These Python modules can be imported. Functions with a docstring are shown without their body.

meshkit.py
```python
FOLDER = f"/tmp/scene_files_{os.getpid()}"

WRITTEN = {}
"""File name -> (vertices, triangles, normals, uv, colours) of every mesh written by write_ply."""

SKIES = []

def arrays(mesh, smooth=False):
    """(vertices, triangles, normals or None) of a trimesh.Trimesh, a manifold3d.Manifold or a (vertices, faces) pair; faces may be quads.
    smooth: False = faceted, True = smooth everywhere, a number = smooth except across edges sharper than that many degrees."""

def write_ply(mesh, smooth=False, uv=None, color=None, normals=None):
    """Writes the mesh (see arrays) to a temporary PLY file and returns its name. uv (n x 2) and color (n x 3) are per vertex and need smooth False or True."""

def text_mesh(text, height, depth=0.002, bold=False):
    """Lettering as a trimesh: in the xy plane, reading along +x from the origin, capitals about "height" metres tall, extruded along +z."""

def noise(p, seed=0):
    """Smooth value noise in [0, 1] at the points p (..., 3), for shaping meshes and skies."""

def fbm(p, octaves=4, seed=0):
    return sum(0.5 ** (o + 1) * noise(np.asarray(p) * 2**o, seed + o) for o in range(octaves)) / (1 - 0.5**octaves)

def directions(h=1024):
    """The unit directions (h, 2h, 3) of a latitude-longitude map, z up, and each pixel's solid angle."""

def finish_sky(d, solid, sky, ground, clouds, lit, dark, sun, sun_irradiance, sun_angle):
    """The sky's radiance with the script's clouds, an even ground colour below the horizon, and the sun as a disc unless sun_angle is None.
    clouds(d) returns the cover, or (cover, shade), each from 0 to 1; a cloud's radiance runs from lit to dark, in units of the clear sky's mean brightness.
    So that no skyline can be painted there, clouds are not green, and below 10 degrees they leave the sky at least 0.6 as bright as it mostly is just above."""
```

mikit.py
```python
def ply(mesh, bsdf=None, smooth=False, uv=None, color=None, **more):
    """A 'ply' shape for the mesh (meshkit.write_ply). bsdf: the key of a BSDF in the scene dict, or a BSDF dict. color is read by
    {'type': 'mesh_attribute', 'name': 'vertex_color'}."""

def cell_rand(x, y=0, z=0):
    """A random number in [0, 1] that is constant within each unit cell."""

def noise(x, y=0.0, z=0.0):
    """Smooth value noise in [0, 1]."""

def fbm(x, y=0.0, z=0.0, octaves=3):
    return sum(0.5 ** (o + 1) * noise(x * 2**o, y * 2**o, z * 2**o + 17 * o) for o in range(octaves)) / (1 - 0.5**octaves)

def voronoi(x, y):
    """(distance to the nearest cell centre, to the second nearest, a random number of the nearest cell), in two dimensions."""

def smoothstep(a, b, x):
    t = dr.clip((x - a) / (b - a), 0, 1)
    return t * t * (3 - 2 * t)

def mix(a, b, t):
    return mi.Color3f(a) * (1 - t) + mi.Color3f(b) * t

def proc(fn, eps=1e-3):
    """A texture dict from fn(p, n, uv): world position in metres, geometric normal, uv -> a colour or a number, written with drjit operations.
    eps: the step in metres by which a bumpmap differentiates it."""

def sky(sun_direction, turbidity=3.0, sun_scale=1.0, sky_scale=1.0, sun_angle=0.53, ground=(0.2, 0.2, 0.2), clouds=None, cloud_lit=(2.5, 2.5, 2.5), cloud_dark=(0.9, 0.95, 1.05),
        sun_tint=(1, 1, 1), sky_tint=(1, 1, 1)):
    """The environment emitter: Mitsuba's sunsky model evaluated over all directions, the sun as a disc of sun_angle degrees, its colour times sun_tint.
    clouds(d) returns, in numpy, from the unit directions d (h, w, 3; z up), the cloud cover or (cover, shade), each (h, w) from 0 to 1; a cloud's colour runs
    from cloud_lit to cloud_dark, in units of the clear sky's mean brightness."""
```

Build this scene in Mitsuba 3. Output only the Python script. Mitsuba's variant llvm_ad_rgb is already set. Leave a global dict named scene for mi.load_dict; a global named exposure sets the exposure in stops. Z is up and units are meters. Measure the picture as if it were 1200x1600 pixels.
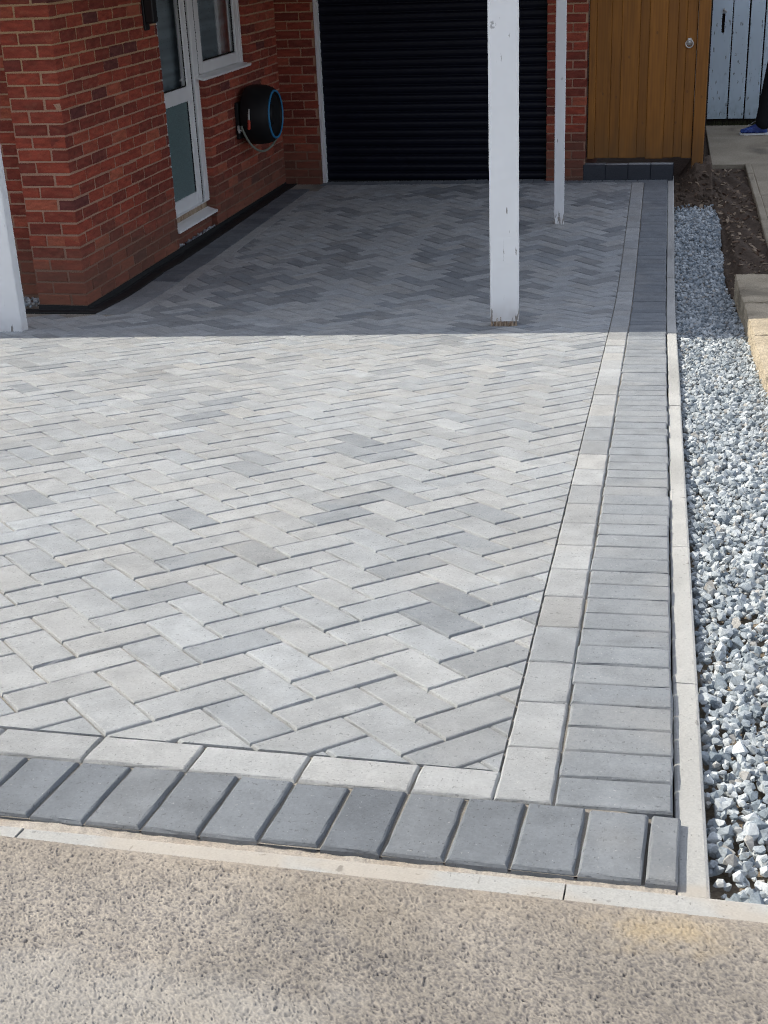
import math, random
import numpy as np, trimesh, manifold3d as m3
import drjit as dr
import mitsuba as mi
import mikit, meshkit
from mikit import ply, proc, noise, fbm, voronoi, smoothstep, mix
from shapely.geometry import Polygon, box as sbox

rng = np.random.default_rng(7)
random.seed(7)
T = mi.ScalarTransform4f
scene, labels = {'type': 'scene'}, {}

# ------------------------------------------------------------------ camera, sky, exposure
CAM = np.array([-0.06765, -2.67296, 2.21907])
CR = np.array([0.98038887, 0.19274214, -0.04108684])
CU = np.array([-0.04117707, 0.4042284, 0.91373073])
CW = np.array([-0.19272289, 0.89411961, -0.40423758])
FPX = 2082.77
M = np.eye(4); M[:3, 0] = -CR; M[:3, 1] = CU; M[:3, 2] = CW; M[:3, 3] = CAM
scene['camera'] = {'type': 'perspective', 'fov': 32.141, 'fov_axis': 'x', 'near_clip': 0.05, 'far_clip': 400.0,
                   'to_world': T(M.tolist())}
SUN_EL, SUN_AZ = math.radians(45), math.radians(1.5)
SUN = (-math.cos(SUN_EL) * math.cos(SUN_AZ), math.cos(SUN_EL) * math.sin(SUN_AZ), math.sin(SUN_EL))
def thin_cloud(d):
    q = d / np.maximum(d[..., 2:], .08)
    n = meshkit.fbm(np.stack([q[..., 0] * .9, q[..., 1] * 1.5, 0 * q[..., 0]], -1), 5, 3)
    return np.clip(.30 + 1.1 * (n - .35), .15, .8)
scene['sky'] = mikit.sky(SUN, turbidity=4, sun_tint=(.83, .95, 1.12), sky_tint=(1.0, 1.0, 1.02), clouds=thin_cloud, cloud_lit=(3.0, 3.0, 3.05))
exposure = 2.0

# ------------------------------------------------------------------ helpers
def px(P):
    d = np.atleast_2d(P) - CAM
    z = d @ CW
    return np.stack([600 + FPX * (d @ CR) / z, 800 - FPX * (d @ CU) / z], -1), z

def shown(P):
    """rough projected size in pixels, 0 when outside the frame"""
    q, z = px(P)
    if (z < .1).any():
        return 0.0
    lo, hi = np.clip(q.min(0), [0, 0], [1200, 1600]), np.clip(q.max(0), [0, 0], [1200, 1600])
    return float(np.prod(np.maximum(hi - lo, 0)))

used = {}
def key_for(key):
    n = used.get(key, -1) + 1
    used[key] = n
    return key if n == 0 else f'{key}_{n:03d}'

def tag(key, label=None, category=None, group=None, kind=None):
    d = {k: v for k, v in dict(label=label, category=category, group=group, kind=kind).items() if v}
    if d:
        labels[key] = d

def VF(mesh):
    if hasattr(mesh, 'to_mesh'):
        q = mesh.to_mesh()
        return np.array(q.vert_properties[:, :3], float), np.array(q.tri_verts, int)
    if isinstance(mesh, tuple):
        return np.asarray(mesh[0], float), np.asarray(mesh[1], int)
    return np.array(mesh.vertices, float), np.array(mesh.faces, int)

def add(key, mesh, bsdf, smooth=False, uv=None, **lab):
    key = key_for(key)
    v, f = VF(mesh)
    if isinstance(uv, tuple) and len(uv) == 2 and np.isscalar(uv[0]):
        uv = np.tile(np.array(uv, float), (len(v), 1))
    scene[key] = ply((v, f), 'material_' + bsdf, smooth, uv)
    tag(key, **lab)
    return key

def join(parts):
    """[(mesh, (u, v) or n x 2 uv)] -> one mesh and its per-vertex uv"""
    vs, fs, us, n = [], [], [], 0
    for m, uv in parts:
        v, f = VF(m)
        vs.append(v); fs.append(f + n); n += len(v)
        us.append(np.tile(np.array(uv, float), (len(v), 1)) if np.ndim(uv) == 1 else uv)
    return (np.vstack(vs), np.vstack(fs)), np.vstack(us)

def add_many(key, parts, bsdf, rest_key, most=290):
    """the pieces that show largest become parts of their own, the rest one part"""
    size = np.array([shown(VF(m)[0]) for m, _ in parts])
    order = np.argsort(-size)
    keep = [i for i in order[:most] if size[i] > 12]
    rest = [i for i in range(len(parts)) if i not in set(keep)]
    for i in sorted(keep):
        add(key, parts[i][0], bsdf, uv=parts[i][1])
    if rest:
        m, uv = join([parts[i] for i in rest])
        add(rest_key, m, bsdf, uv=uv, kind='stuff')

def frame(O, A, B, C):
    """maps local points (a, b, c) to O + aA + bB + cC"""
    O, Mx = np.asarray(O, float), np.array([A, B, C], float)
    flip = np.linalg.det(Mx) < 0
    def to(mesh):
        v, f = VF(mesh)
        return (O + v @ Mx, f[:, ::-1] if flip else f)
    return to

_hull = {}
def cbox(lo, hi, c=0.004, jit=0.0):
    """chamfered box"""
    lo, hi = np.asarray(lo, float), np.asarray(hi, float)
    h = (hi - lo) / 2
    c = min(c, h.min() * .6)
    pts, sg = [], []
    for s in np.ndindex(2, 2, 2):
        s = np.array(s) * 2 - 1
        for a in range(3):
            pts.append([s[i] * (h[i] - (0 if i == a else c)) for i in range(3)])
            sg.append([s[i] * (1 if i == a else .8) for i in range(3)])
    if 'f' not in _hull:
        hm = trimesh.convex.convex_hull(np.array(sg, float))
        idx = {tuple(np.round(q, 3)): i for i, q in enumerate(np.array(sg))}
        _hull['f'] = np.array([[idx[tuple(np.round(hm.vertices[i], 3))] for i in t] for t in hm.faces])
    v = np.array(pts) + (lo + hi) / 2
    if jit:
        v = v + rng.normal(0, jit, v.shape)
    return (v, _hull['f'].copy())

def hull(pts):
    return trimesh.convex.convex_hull(np.asarray(pts, float))

def tube(points, r, sides=10):
    p = np.asarray(points, float)
    r = np.broadcast_to(r, (len(p),))
    t = np.gradient(p, axis=0); t /= np.linalg.norm(t, axis=1, keepdims=True)
    ref = np.array([0.31, 0.17, 0.93])
    a = np.cross(t, ref); a /= np.linalg.norm(a, axis=1, keepdims=True)
    b = np.cross(t, a)
    th = np.arange(sides) * 2 * np.pi / sides
    v = p[:, None] + r[:, None, None] * (np.cos(th)[None, :, None] * a[:, None] + np.sin(th)[None, :, None] * b[:, None])
    f = []
    n = len(p)
    for i in range(n - 1):
        for j in range(sides):
            k = (j + 1) % sides
            f += [[i * sides + j, i * sides + k, (i + 1) * sides + k], [i * sides + j, (i + 1) * sides + k, (i + 1) * sides + j]]
    v = v.reshape(-1, 3)
    v = np.vstack([v, p[0], p[-1]])
    for j in range(sides):
        k = (j + 1) % sides
        f += [[len(v) - 2, k, j], [len(v) - 1, (n - 1) * sides + j, (n - 1) * sides + k]]
    return (v, np.array(f))

def lathe(profile, sides=40):
    """profile [(radius, height)] turned about the local c axis"""
    pr = np.array(profile, float)
    th = np.arange(sides) * 2 * np.pi / sides
    v = np.stack([pr[:, None, 0] * np.cos(th), pr[:, None, 0] * np.sin(th), np.broadcast_to(pr[:, None, 1], (len(pr), sides))], -1).reshape(-1, 3)
    f = []
    for i in range(len(pr) - 1):
        for j in range(sides):
            k = (j + 1) % sides
            f += [[i * sides + j, i * sides + k, (i + 1) * sides + k], [i * sides + j, (i + 1) * sides + k, (i + 1) * sides + j]]
    return (v, np.array(f))

def grid(xs, ys, zf):
    X, Y = np.meshgrid(xs, ys)
    Z = zf(X, Y)
    nx, ny = len(xs), len(ys)
    i = np.arange(nx - 1)[None, :] + nx * np.arange(ny - 1)[:, None]
    q = np.stack([i, i + 1, i + nx + 1, i + nx], -1).reshape(-1, 4)
    return (np.stack([X, Y, Z], -1).reshape(-1, 3), np.vstack([q[:, [0, 1, 2]], q[:, [0, 2, 3]]]))

# ------------------------------------------------------------------ the lie of the ground: the drive falls from the road to the garage
def gz(x, y):
    x, y = np.asarray(x, float), np.asarray(y, float)
    t = 5.57764 - y
    z = .1320815 * .5 * (t + np.sqrt(t * t + .25))
    z = z + .030 * np.clip(y - 6.4, 0, 3.2)
    k = np.interp(y, [5.0, 5.5, 6.1, 9.5], [.01185, .004, -.006, .0125])
    return z + k * np.clip(x, -6, 0)

# plan of the drive's front edge, slightly askew to its length
FA = -0.0395213
FD, FN = np.array([math.cos(FA), math.sin(FA)]), np.array([-math.sin(FA), math.cos(FA)])
FG = np.array([-0.03972, -0.80386])
def front(a, b):
    return FG + FD * a + FN * b
# house wall along the left, house front and garage front
WA = 0.03596
DV, DF = np.array([math.sin(WA), math.cos(WA), 0]), np.array([math.cos(WA), -math.sin(WA), 0])
UP = np.array([0, 0, 1.0])
HC = np.array([-3.60554, 5.07941, 0.0])         # house corner
GC = HC + DV * 4.306                            # inside corner beside the garage
ZB = 0.0629                                     # foot of the brickwork
side_f = frame(HC, DV, UP, DF)                  # s along the wall, z, outwards
front_f = frame(HC, DF, UP, -DV)                # t to the right, z, outwards to the street
gar_f = frame(GC, DF, UP, -DV)

# ------------------------------------------------------------------ materials
def bs(key, color, rough=.8, bump=None, eps=1e-3, scale=1.0, **kw):
    d = {'type': 'principled', 'roughness': rough, 'specular': kw.pop('specular', .4), **kw}
    d['base_color'] = proc(color) if callable(color) else {'type': 'rgb', 'value': list(color)}
    if bump:
        d = {'type': 'bumpmap', 'arbitrary': proc(bump, eps), 'scale': scale, 'bsdf': d}
    scene['material_' + key] = d

def sc(p, s, o=0.0):
    return p.x * s + o, p.y * s + o * 1.7, p.z * s - o

def paver_color(p, n, uv):
    t, h = uv.x, uv.y
    base = mix((.074, .085, .103), (.382, .388, .388), t)
    base = base * mix((1.02, .995, .96), (.97, 1.0, 1.03), h)
    g = noise(*sc(p, 520)) * .5 + noise(*sc(p, 230, 3.1)) * .5
    blot = fbm(p.x * 19, p.y * 19, p.z * 19, octaves=4)
    k = .78 + .32 * g + .42 * (blot - .5)
    pit = smoothstep(.80, .9, noise(*sc(p, 260, 9.3)))
    spk = smoothstep(.88, .97, noise(*sc(p, 300, 5.7))) * .5
    sand = smoothstep(.55, .8, fbm(p.x * 5 + 3, p.y * 5, p.z * 3)) * .16
    c = base * k * (1 - .35 * pit) + mi.Color3f(.25, .24, .22) * spk
    return mix(c, mi.Color3f(.37, .35, .32), sand)
bs('paver', paver_color, .82, lambda p, n, uv: noise(*sc(p, 420)) * .0006 + noise(*sc(p, 150, 2)) * .0007, 7e-4)

def sand_color(p, n, uv):
    g = noise(*sc(p, 600))
    return mix((.15, .14, .125), (.32, .285, .24), fbm(p.x * 9, p.y * 9, 0.0)) * (.75 + .5 * g)
bs('joint_sand', sand_color, .95, lambda p, n, uv: noise(*sc(p, 500)) * .001, 7e-4)
bs('mortar_haunch', lambda p, n, uv: mix((.36, .305, .25), (.43, .40, .36), fbm(p.x * 20, p.y * 20, 0.)) * (.75 + .4 * noise(*sc(p, 500))), .95,
   lambda p, n, uv: noise(*sc(p, 300)) * .002 + noise(*sc(p, 90)) * .002, 1e-3)

def concrete_color(p, n, uv):
    g = noise(*sc(p, 420))
    b = fbm(p.x * 6, p.y * 6, p.z * 6 + 4)
    pit = smoothstep(.86, .93, noise(*sc(p, 170, 4.4)))
    stain = smoothstep(.6, .85, fbm(p.x * 3 + 9, p.y * 1.4, p.z * 3))
    c = mix((.36, .357, .34), (.46, .457, .44), b) * (.84 + .24 * g) * (1 - .4 * pit) * (1 - .28 * stain)
    dusty = smoothstep(.42, .68, fbm(p.x * 7 + 2, p.y * 11, 0., octaves=4)) * smoothstep(-.90, -.98, p.y)
    speck = smoothstep(.80, .9, noise(*sc(p, 90, 8.8))) * smoothstep(.5, .7, fbm(p.x * 6, p.y * 6, 3.))
    return mix(mix(c, (.43, .35, .26), dusty * .38), (.12, .11, .10), speck * .55)
bs('concrete', concrete_color, .85, lambda p, n, uv: noise(*sc(p, 300)) * .0006 + noise(*sc(p, 60, 2)) * .001, 1e-3)

def old_concrete_color(p, n, uv):
    g = noise(*sc(p, 260))
    b = fbm(p.x * 7, p.y * 7, p.z * 7)
    st = smoothstep(.5, .75, fbm(p.x * 3.1 + 5, p.y * 3.1, p.z * 4, octaves=4))
    return mix((.30, .25, .18), (.44, .375, .28), b) * (.72 + .5 * g) * (1 - .45 * st)
bs('old_concrete', old_concrete_color, .92, lambda p, n, uv: noise(*sc(p, 120)) * .003 + noise(*sc(p, 30)) * .006, 2e-3)
bs('path_concrete', lambda p, n, uv: mix((.23, .195, .145), (.37, .32, .245), fbm(p.x * 4, p.y * 4, p.z)) * (.8 + .3 * noise(*sc(p, 150)))
   * (1 - .55 * smoothstep(.5, .75, fbm(p.x * 2.3 + 4, p.y * 2.3, 0.))), .9)

def brick_color(p, n, uv):
    t, h = uv.x, uv.y
    c = mix((.31, .060, .034), (.20, .042, .027), smoothstep(.3, .8, t))
    c = mix(c, (.135, .038, .032), smoothstep(.94, .97, t))
    c = mix(c, (.38, .10, .055), smoothstep(.2, .0, t))
    g = noise(*sc(p, 300)) * .6 + noise(*sc(p, 110, 4)) * .4
    streak = fbm(p.x * 16 + h * 40, p.y * 16 + h * 9, p.z * 45)
    c = c * (.58 + .5 * g + .85 * (streak - .35))
    pale = smoothstep(.5, .85, fbm(p.x * 34, p.y * 34, p.z * 34 + 7, octaves=4)) * .22
    c = mix(c, (.34, .16, .10), pale)
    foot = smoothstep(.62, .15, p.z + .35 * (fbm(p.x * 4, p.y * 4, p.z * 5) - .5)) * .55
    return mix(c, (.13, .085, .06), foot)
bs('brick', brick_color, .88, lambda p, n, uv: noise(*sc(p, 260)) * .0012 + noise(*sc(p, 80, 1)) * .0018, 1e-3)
bs('mortar', lambda p, n, uv: mix(mix((.34, .185, .13), (.45, .27, .19), fbm(p.x * 5, p.y * 5, p.z * 4)), (.46, .30, .16), smoothstep(1.1, 1.8, p.z + .5 * (fbm(p.x * 4, p.y * 4, p.z * 3) - .5)) * .7) * (.7 + .5 * noise(*sc(p, 350)))
   * (1 - .45 * smoothstep(.7, .15, p.z)), .95)

def road_color(p, n, uv):
    t, hgt = uv.x, uv.y
    stone = mix((.26, .233, .20), (.385, .345, .295), t) * (.85 + .3 * noise(*sc(p, 500)))
    big = fbm(p.x * 4.0, p.y * 4.0, 0.0, octaves=4)
    c = mix(mix((.075, .069, .065), (.19, .175, .166), smoothstep(.0, .35, hgt)), stone, smoothstep(.35, .95, hgt))
    c = c * (.60 + .62 * big)
    pale = smoothstep(.34, .12, dr.sqrt(dr.square(p.x + .74) * .5 + dr.square(p.y + 1.47) * 3.5) + .25 * (fbm(p.x * 14, p.y * 14, 2., octaves=4) - .5))
    c = mix(c, mi.Color3f(.40, .385, .36), pale * .4)
    rust = smoothstep(.10, .0, dr.sqrt(dr.square(p.x + .03) * .6 + dr.square(p.y + 1.135) * 2.) + .10 * (fbm(p.x * 30, p.y * 30, 4.) - .5))
    c = mix(c, mi.Color3f(.45, .34, .18), rust * .5)
    sandy = smoothstep(.60, .75, fbm(p.x * 6 + 11, p.y * 6 + 3, 0.))
    c = mix(c, mi.Color3f(.42, .345, .25), sandy * .1)
    edge = smoothstep(.16, .0, -1.075 - p.y - .03 * p.x + .05 * (fbm(p.x * 9, p.y * 9, 5.) - .5))
    return mix(c, mi.Color3f(.42, .35, .27), edge * .22)
bs('asphalt', road_color, .9)
bs('far_asphalt', lambda p, n, uv: mix((.10, .09, .08), (.24, .21, .18), noise(p.x * 120, p.y * 120)), .9)
bs('earth', lambda p, n, uv: mix((.042, .031, .024), (.11, .078, .056), fbm(p.x * 25, p.y * 25, p.z * 25)) * (.6 + .8 * noise(*sc(p, 200))), .97,
   lambda p, n, uv: noise(*sc(p, 120)) * .004, 1e-3)
bs('gravel_bed', lambda p, n, uv: mix((.12, .10, .08), (.36, .29, .21), fbm(p.x * 16, p.y * 16, 0.)) * (.6 + .7 * noise(*sc(p, 300))), .95)

def stone_color(p, n, uv):
    c = mix((.22, .265, .305), (.65, .685, .70), uv.x)
    c = mix(c, (.42, .385, .34), smoothstep(.9, .97, uv.y) * .7)
    vein = smoothstep(.55, .75, fbm(p.x * 120 + uv.y * 30, p.y * 120, p.z * 120))
    return c * (.74 + .3 * noise(*sc(p, 420))) * (1 - .25 * vein)
bs('gravel_stone', stone_color, .8)
bs('bark_chip', lambda p, n, uv: mix((.10, .06, .04), (.42, .33, .24), uv.x), .9)

def post_paint(p, n, uv):
    c = mi.Color3f(.83, .84, .845) * (.94 + .08 * fbm(p.x * 9, p.y * 9, p.z * 2))
    low = p.z - uv.x
    flake = smoothstep(.72, .78, fbm(p.x * 60, p.y * 60, p.z * 9, octaves=4) + .22 * smoothstep(.16, .0, low) - .03)
    line = smoothstep(.0016, .0004, dr.abs(p.x - uv.y + .004 * (noise(p.z * 22) - .5))) * smoothstep(.44, .55, noise(p.z * 17, 3.)) * smoothstep(.55, .2, low)
    knot = smoothstep(.022, .010, dr.sqrt(dr.square(p.x - uv.y + .05) + dr.square(p.z - 1.72) * .7)) * smoothstep(.35, .6, noise(p.x * 120, p.z * 120))
    dirt = smoothstep(.16, .0, low) * .45 * fbm(p.x * 30, p.y * 30, p.z * 12)
    c = mix(c, (.17, .15, .13), dr.clip(flake * .8 + line * .75, 0, 1))
    c = mix(c, (.33, .33, .33), knot * .8)
    return mix(c, (.30, .22, .15), dirt)
bs('post_paint', post_paint, .5, lambda p, n, uv: fbm(p.x * 50, p.y * 50, p.z * 5) * .0012, 1e-3)
bs('rotten_wood', lambda p, n, uv: mix((.16, .09, .05), (.50, .40, .30), noise(p.x * 200, p.y * 200, p.z * 14)), .95)
bs('upvc', lambda p, n, uv: mi.Color3f(.78, .78, .77) * (.93 + .09 * fbm(p.x * 11, p.y * 11, p.z * 11)), .35)
bs('roof_board', (.38, .36, .33), .8)

def gate_wood(p, n, uv):
    g = fbm(p.x * 38 + uv.x * 30, p.y * 38, p.z * 2.6 + uv.x * 9, octaves=4)
    ring = .5 + .5 * dr.sin((p.x * 260 + 9 * fbm(p.x * 12 + uv.x * 20, 0., p.z * 1.5)))
    c = mix((.17, .062, .008), (.38, .15, .02), g * .85 + .15 * ring)
    c = c * (.80 + .34 * uv.x)
    kd = dr.square((p.x - uv.y) * 95) + dr.square((p.z - .35 - uv.x * 1.1) * 60)
    c = mix(c, (.12, .05, .015), smoothstep(.9, .2, kd) * .6)
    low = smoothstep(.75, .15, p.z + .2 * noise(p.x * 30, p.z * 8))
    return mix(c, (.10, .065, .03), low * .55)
bs('gate_wood', gate_wood, .55, lambda p, n, uv: fbm(p.x * 160, p.y * 160, p.z * 6) * .0008, 1e-3)

def blue_paint(p, n, uv):
    c = mix((.55, .66, .75), (.61, .72, .81), fbm(p.x * 6 + uv.x * 20, p.y * 6, p.z * 1.5))
    fl = smoothstep(.66, .72, fbm(p.x * 45 + uv.x * 9, p.y * 45, p.z * 12, octaves=4))
    low = smoothstep(.42, .12, p.z) * fbm(p.x * 40, 0., p.z * 20)
    return mix(mix(c, (.12, .14, .15), fl * .8), (.25, .33, .33), low * .6)
bs('blue_paint', blue_paint, .6, lambda p, n, uv: fbm(p.x * 90, p.y * 90, p.z * 6) * .0008, 1e-3)
bs('dark_timber', (.03, .026, .022), .9)
bs('shutter', lambda p, n, uv: mi.Color3f(.0035, .0048, .0125) * (.8 + .5 * fbm(p.x * 8, p.y * 8, p.z * 8)), .42, specular=.22)
bs('black_plastic', (.010, .010, .011), .55, specular=.3)
bs('drain_plastic', lambda p, n, uv: mi.Color3f(.016, .016, .017) * (.7 + .8 * noise(*sc(p, 90))), .6)
bs('black_metal', (.014, .015, .017), .4)
bs('blue_plastic', (.03, .20, .40), .4)
bs('hose_rubber', (.20, .22, .18), .5)
bs('grey_plastic', (.42, .42, .40), .4)
bs('red_plastic', (.45, .06, .035), .45)
bs('steel', (.55, .54, .52), .32, metallic=.9)
bs('blue_brick', lambda p, n, uv: mix((.022, .026, .034), (.044, .05, .064), uv.x) * (.75 + .5 * noise(*sc(p, 160))), .45)
bs('blind', lambda p, n, uv: mi.Color3f(.28, .34, .36) * (.8 + .4 * noise(p.z * 33)), .8)
bs('frosted', lambda p, n, uv: mi.Color3f(.125, .18, .18) * (.8 + .4 * noise(*sc(p, 160))), .28, specular=.5)
bs('trouser', (.010, .010, .012), .9)
bs('dark_top', (.05, .06, .08), .9)
bs('skin', (.50, .30, .21), .6)
bs('hair', (.05, .03, .02), .7)
bs('shoe_blue', lambda p, n, uv: mix((.010, .028, .17), (.05, .11, .40), smoothstep(.45, .7, fbm(p.x * 30, p.y * 30, p.z * 40))), .5)
bs('white_rubber', (.75, .75, .74), .6)
bs('grass', lambda p, n, uv: mix((.03, .035, .015), (.09, .09, .04), uv.x), .9)
scene['material_window_glass'] = {'type': 'thindielectric', 'int_ior': 1.5}

# ------------------------------------------------------------------ ground sheet and road
gx = np.unique(np.concatenate([[-200, -60, -25, -12], np.linspace(-7, 4, 45), [8, 20, 60, 200]]))
gy = np.unique(np.concatenate([[-200, -60, -20], np.linspace(-5, 16, 85), [25, 60, 200]]))
def base_z(x, y):
    z = gz(np.clip(x, -4, 0), np.clip(y, -2.2, 12)) - .16
    return np.where(y < -2.2, z - .05, z)
add('ground', grid(gx, gy, base_z), 'earth', kind='structure')

ROADY = lambda x: -1.0787 - .031 * x                 # kerb side of the road
def road_z(x, y):
    return gz(0 * x, np.clip(y, -2.0, 1)) + .002
# worn surface dressing: domed chippings in dark binder
from scipy.spatial import cKDTree
rx, ry = np.arange(-1.70, .70, .0016), np.arange(-.006, -.60, -.0016)
X, Y0 = np.meshgrid(rx, ry); Y = Y0 + ROADY(X)
q = np.c_[X.ravel(), Y.ravel(), 0 * X.ravel()]
w1 = np.c_[meshkit.noise(q * 85, 21) - .5, meshkit.noise(q * 85, 22) - .5, 0 * q[:, 0]]
def ridge(f, seed, sharp):
    n = .72 * meshkit.noise(q * f + w1 * 1.3, seed) + .28 * meshkit.noise(q * f * 2.1, seed + 9)
    n = (n - .5) * 2.6
    return np.clip(1 - np.abs(n), 0, 1) ** sharp
hgt = np.maximum(ridge(175, 31, 1.5), .85 * ridge(215, 47, 1.7))
holes = np.clip((meshkit.noise(q * 170, 77) - .84) / .08, 0, 1) * np.clip((meshkit.noise(q * 23, 78) - .5) / .3, 0, 1)
hgt = hgt * (1 - holes)
ton = .6 * meshkit.noise(q * 45, 5) + .4 * rng.random(len(q))
H = hgt.reshape(X.shape) * .0036 + (meshkit.fbm(np.c_[q * 9, 0 * q[:, :1]], 3).reshape(X.shape) - .5) * .006
fade = np.clip((-.006 - Y0) / .02, 0, 1)
Z = road_z(X, Y) - .002 + H * (.35 + .65 * fade) - .004
nx, ny = len(rx), len(ry)
i = np.arange(nx - 1)[None, :] + nx * np.arange(ny - 1)[:, None]
qq = np.stack([i, i + nx, i + nx + 1, i + 1], -1).reshape(-1, 4)
rv = np.stack([X, Y, Z], -1).reshape(-1, 3); rf = np.vstack([qq[:, [0, 1, 2]], qq[:, [0, 2, 3]]])
add('road', (rv, rf), 'asphalt', smooth=True, uv=np.stack([ton, hgt], -1), kind='structure')
def strip(x0, x1, y0, y1, nx=2, ny=40):
    m = grid(np.linspace(x0, x1, nx), np.linspace(0, 1, ny), lambda X, Y: 0 * X)
    v = m[0]
    v[:, 1] = y0 + (ROADY(v[:, 0]) - .006 - y0) * v[:, 1] if y1 is None else y0 + (y1 - y0) * v[:, 1]
    v[:, 2] = road_z(v[:, 0], v[:, 1]) - .004
    return (v, m[1])
far_road = [(strip(-40, -1.695, -9, None, 40), (0, 0)), (strip(.692, 40, -9, None, 40), (0, 0)), (strip(-1.695, .692, -9, -1.675), (0, 0))]
add('road__far_surface', join(far_road)[0], 'far_asphalt')

# ------------------------------------------------------------------ the drive
JT = 0.0014                                         # half a joint
def lift(v, dz=None):
    """local flat piece (top at z = 0) onto the sloping ground, with a slight settlement of its own"""
    v = v.copy()
    c = v.mean(0)
    t = rng.normal(0, .0035, 2)
    v[:, 2] += gz(v[:, 0], v[:, 1]) + (v[:, 0] - c[0]) * t[0] + (v[:, 1] - c[1]) * t[1] + rng.normal(0, .0008) if dz is None else gz(v[:, 0], v[:, 1]) + dz
    return v

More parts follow.
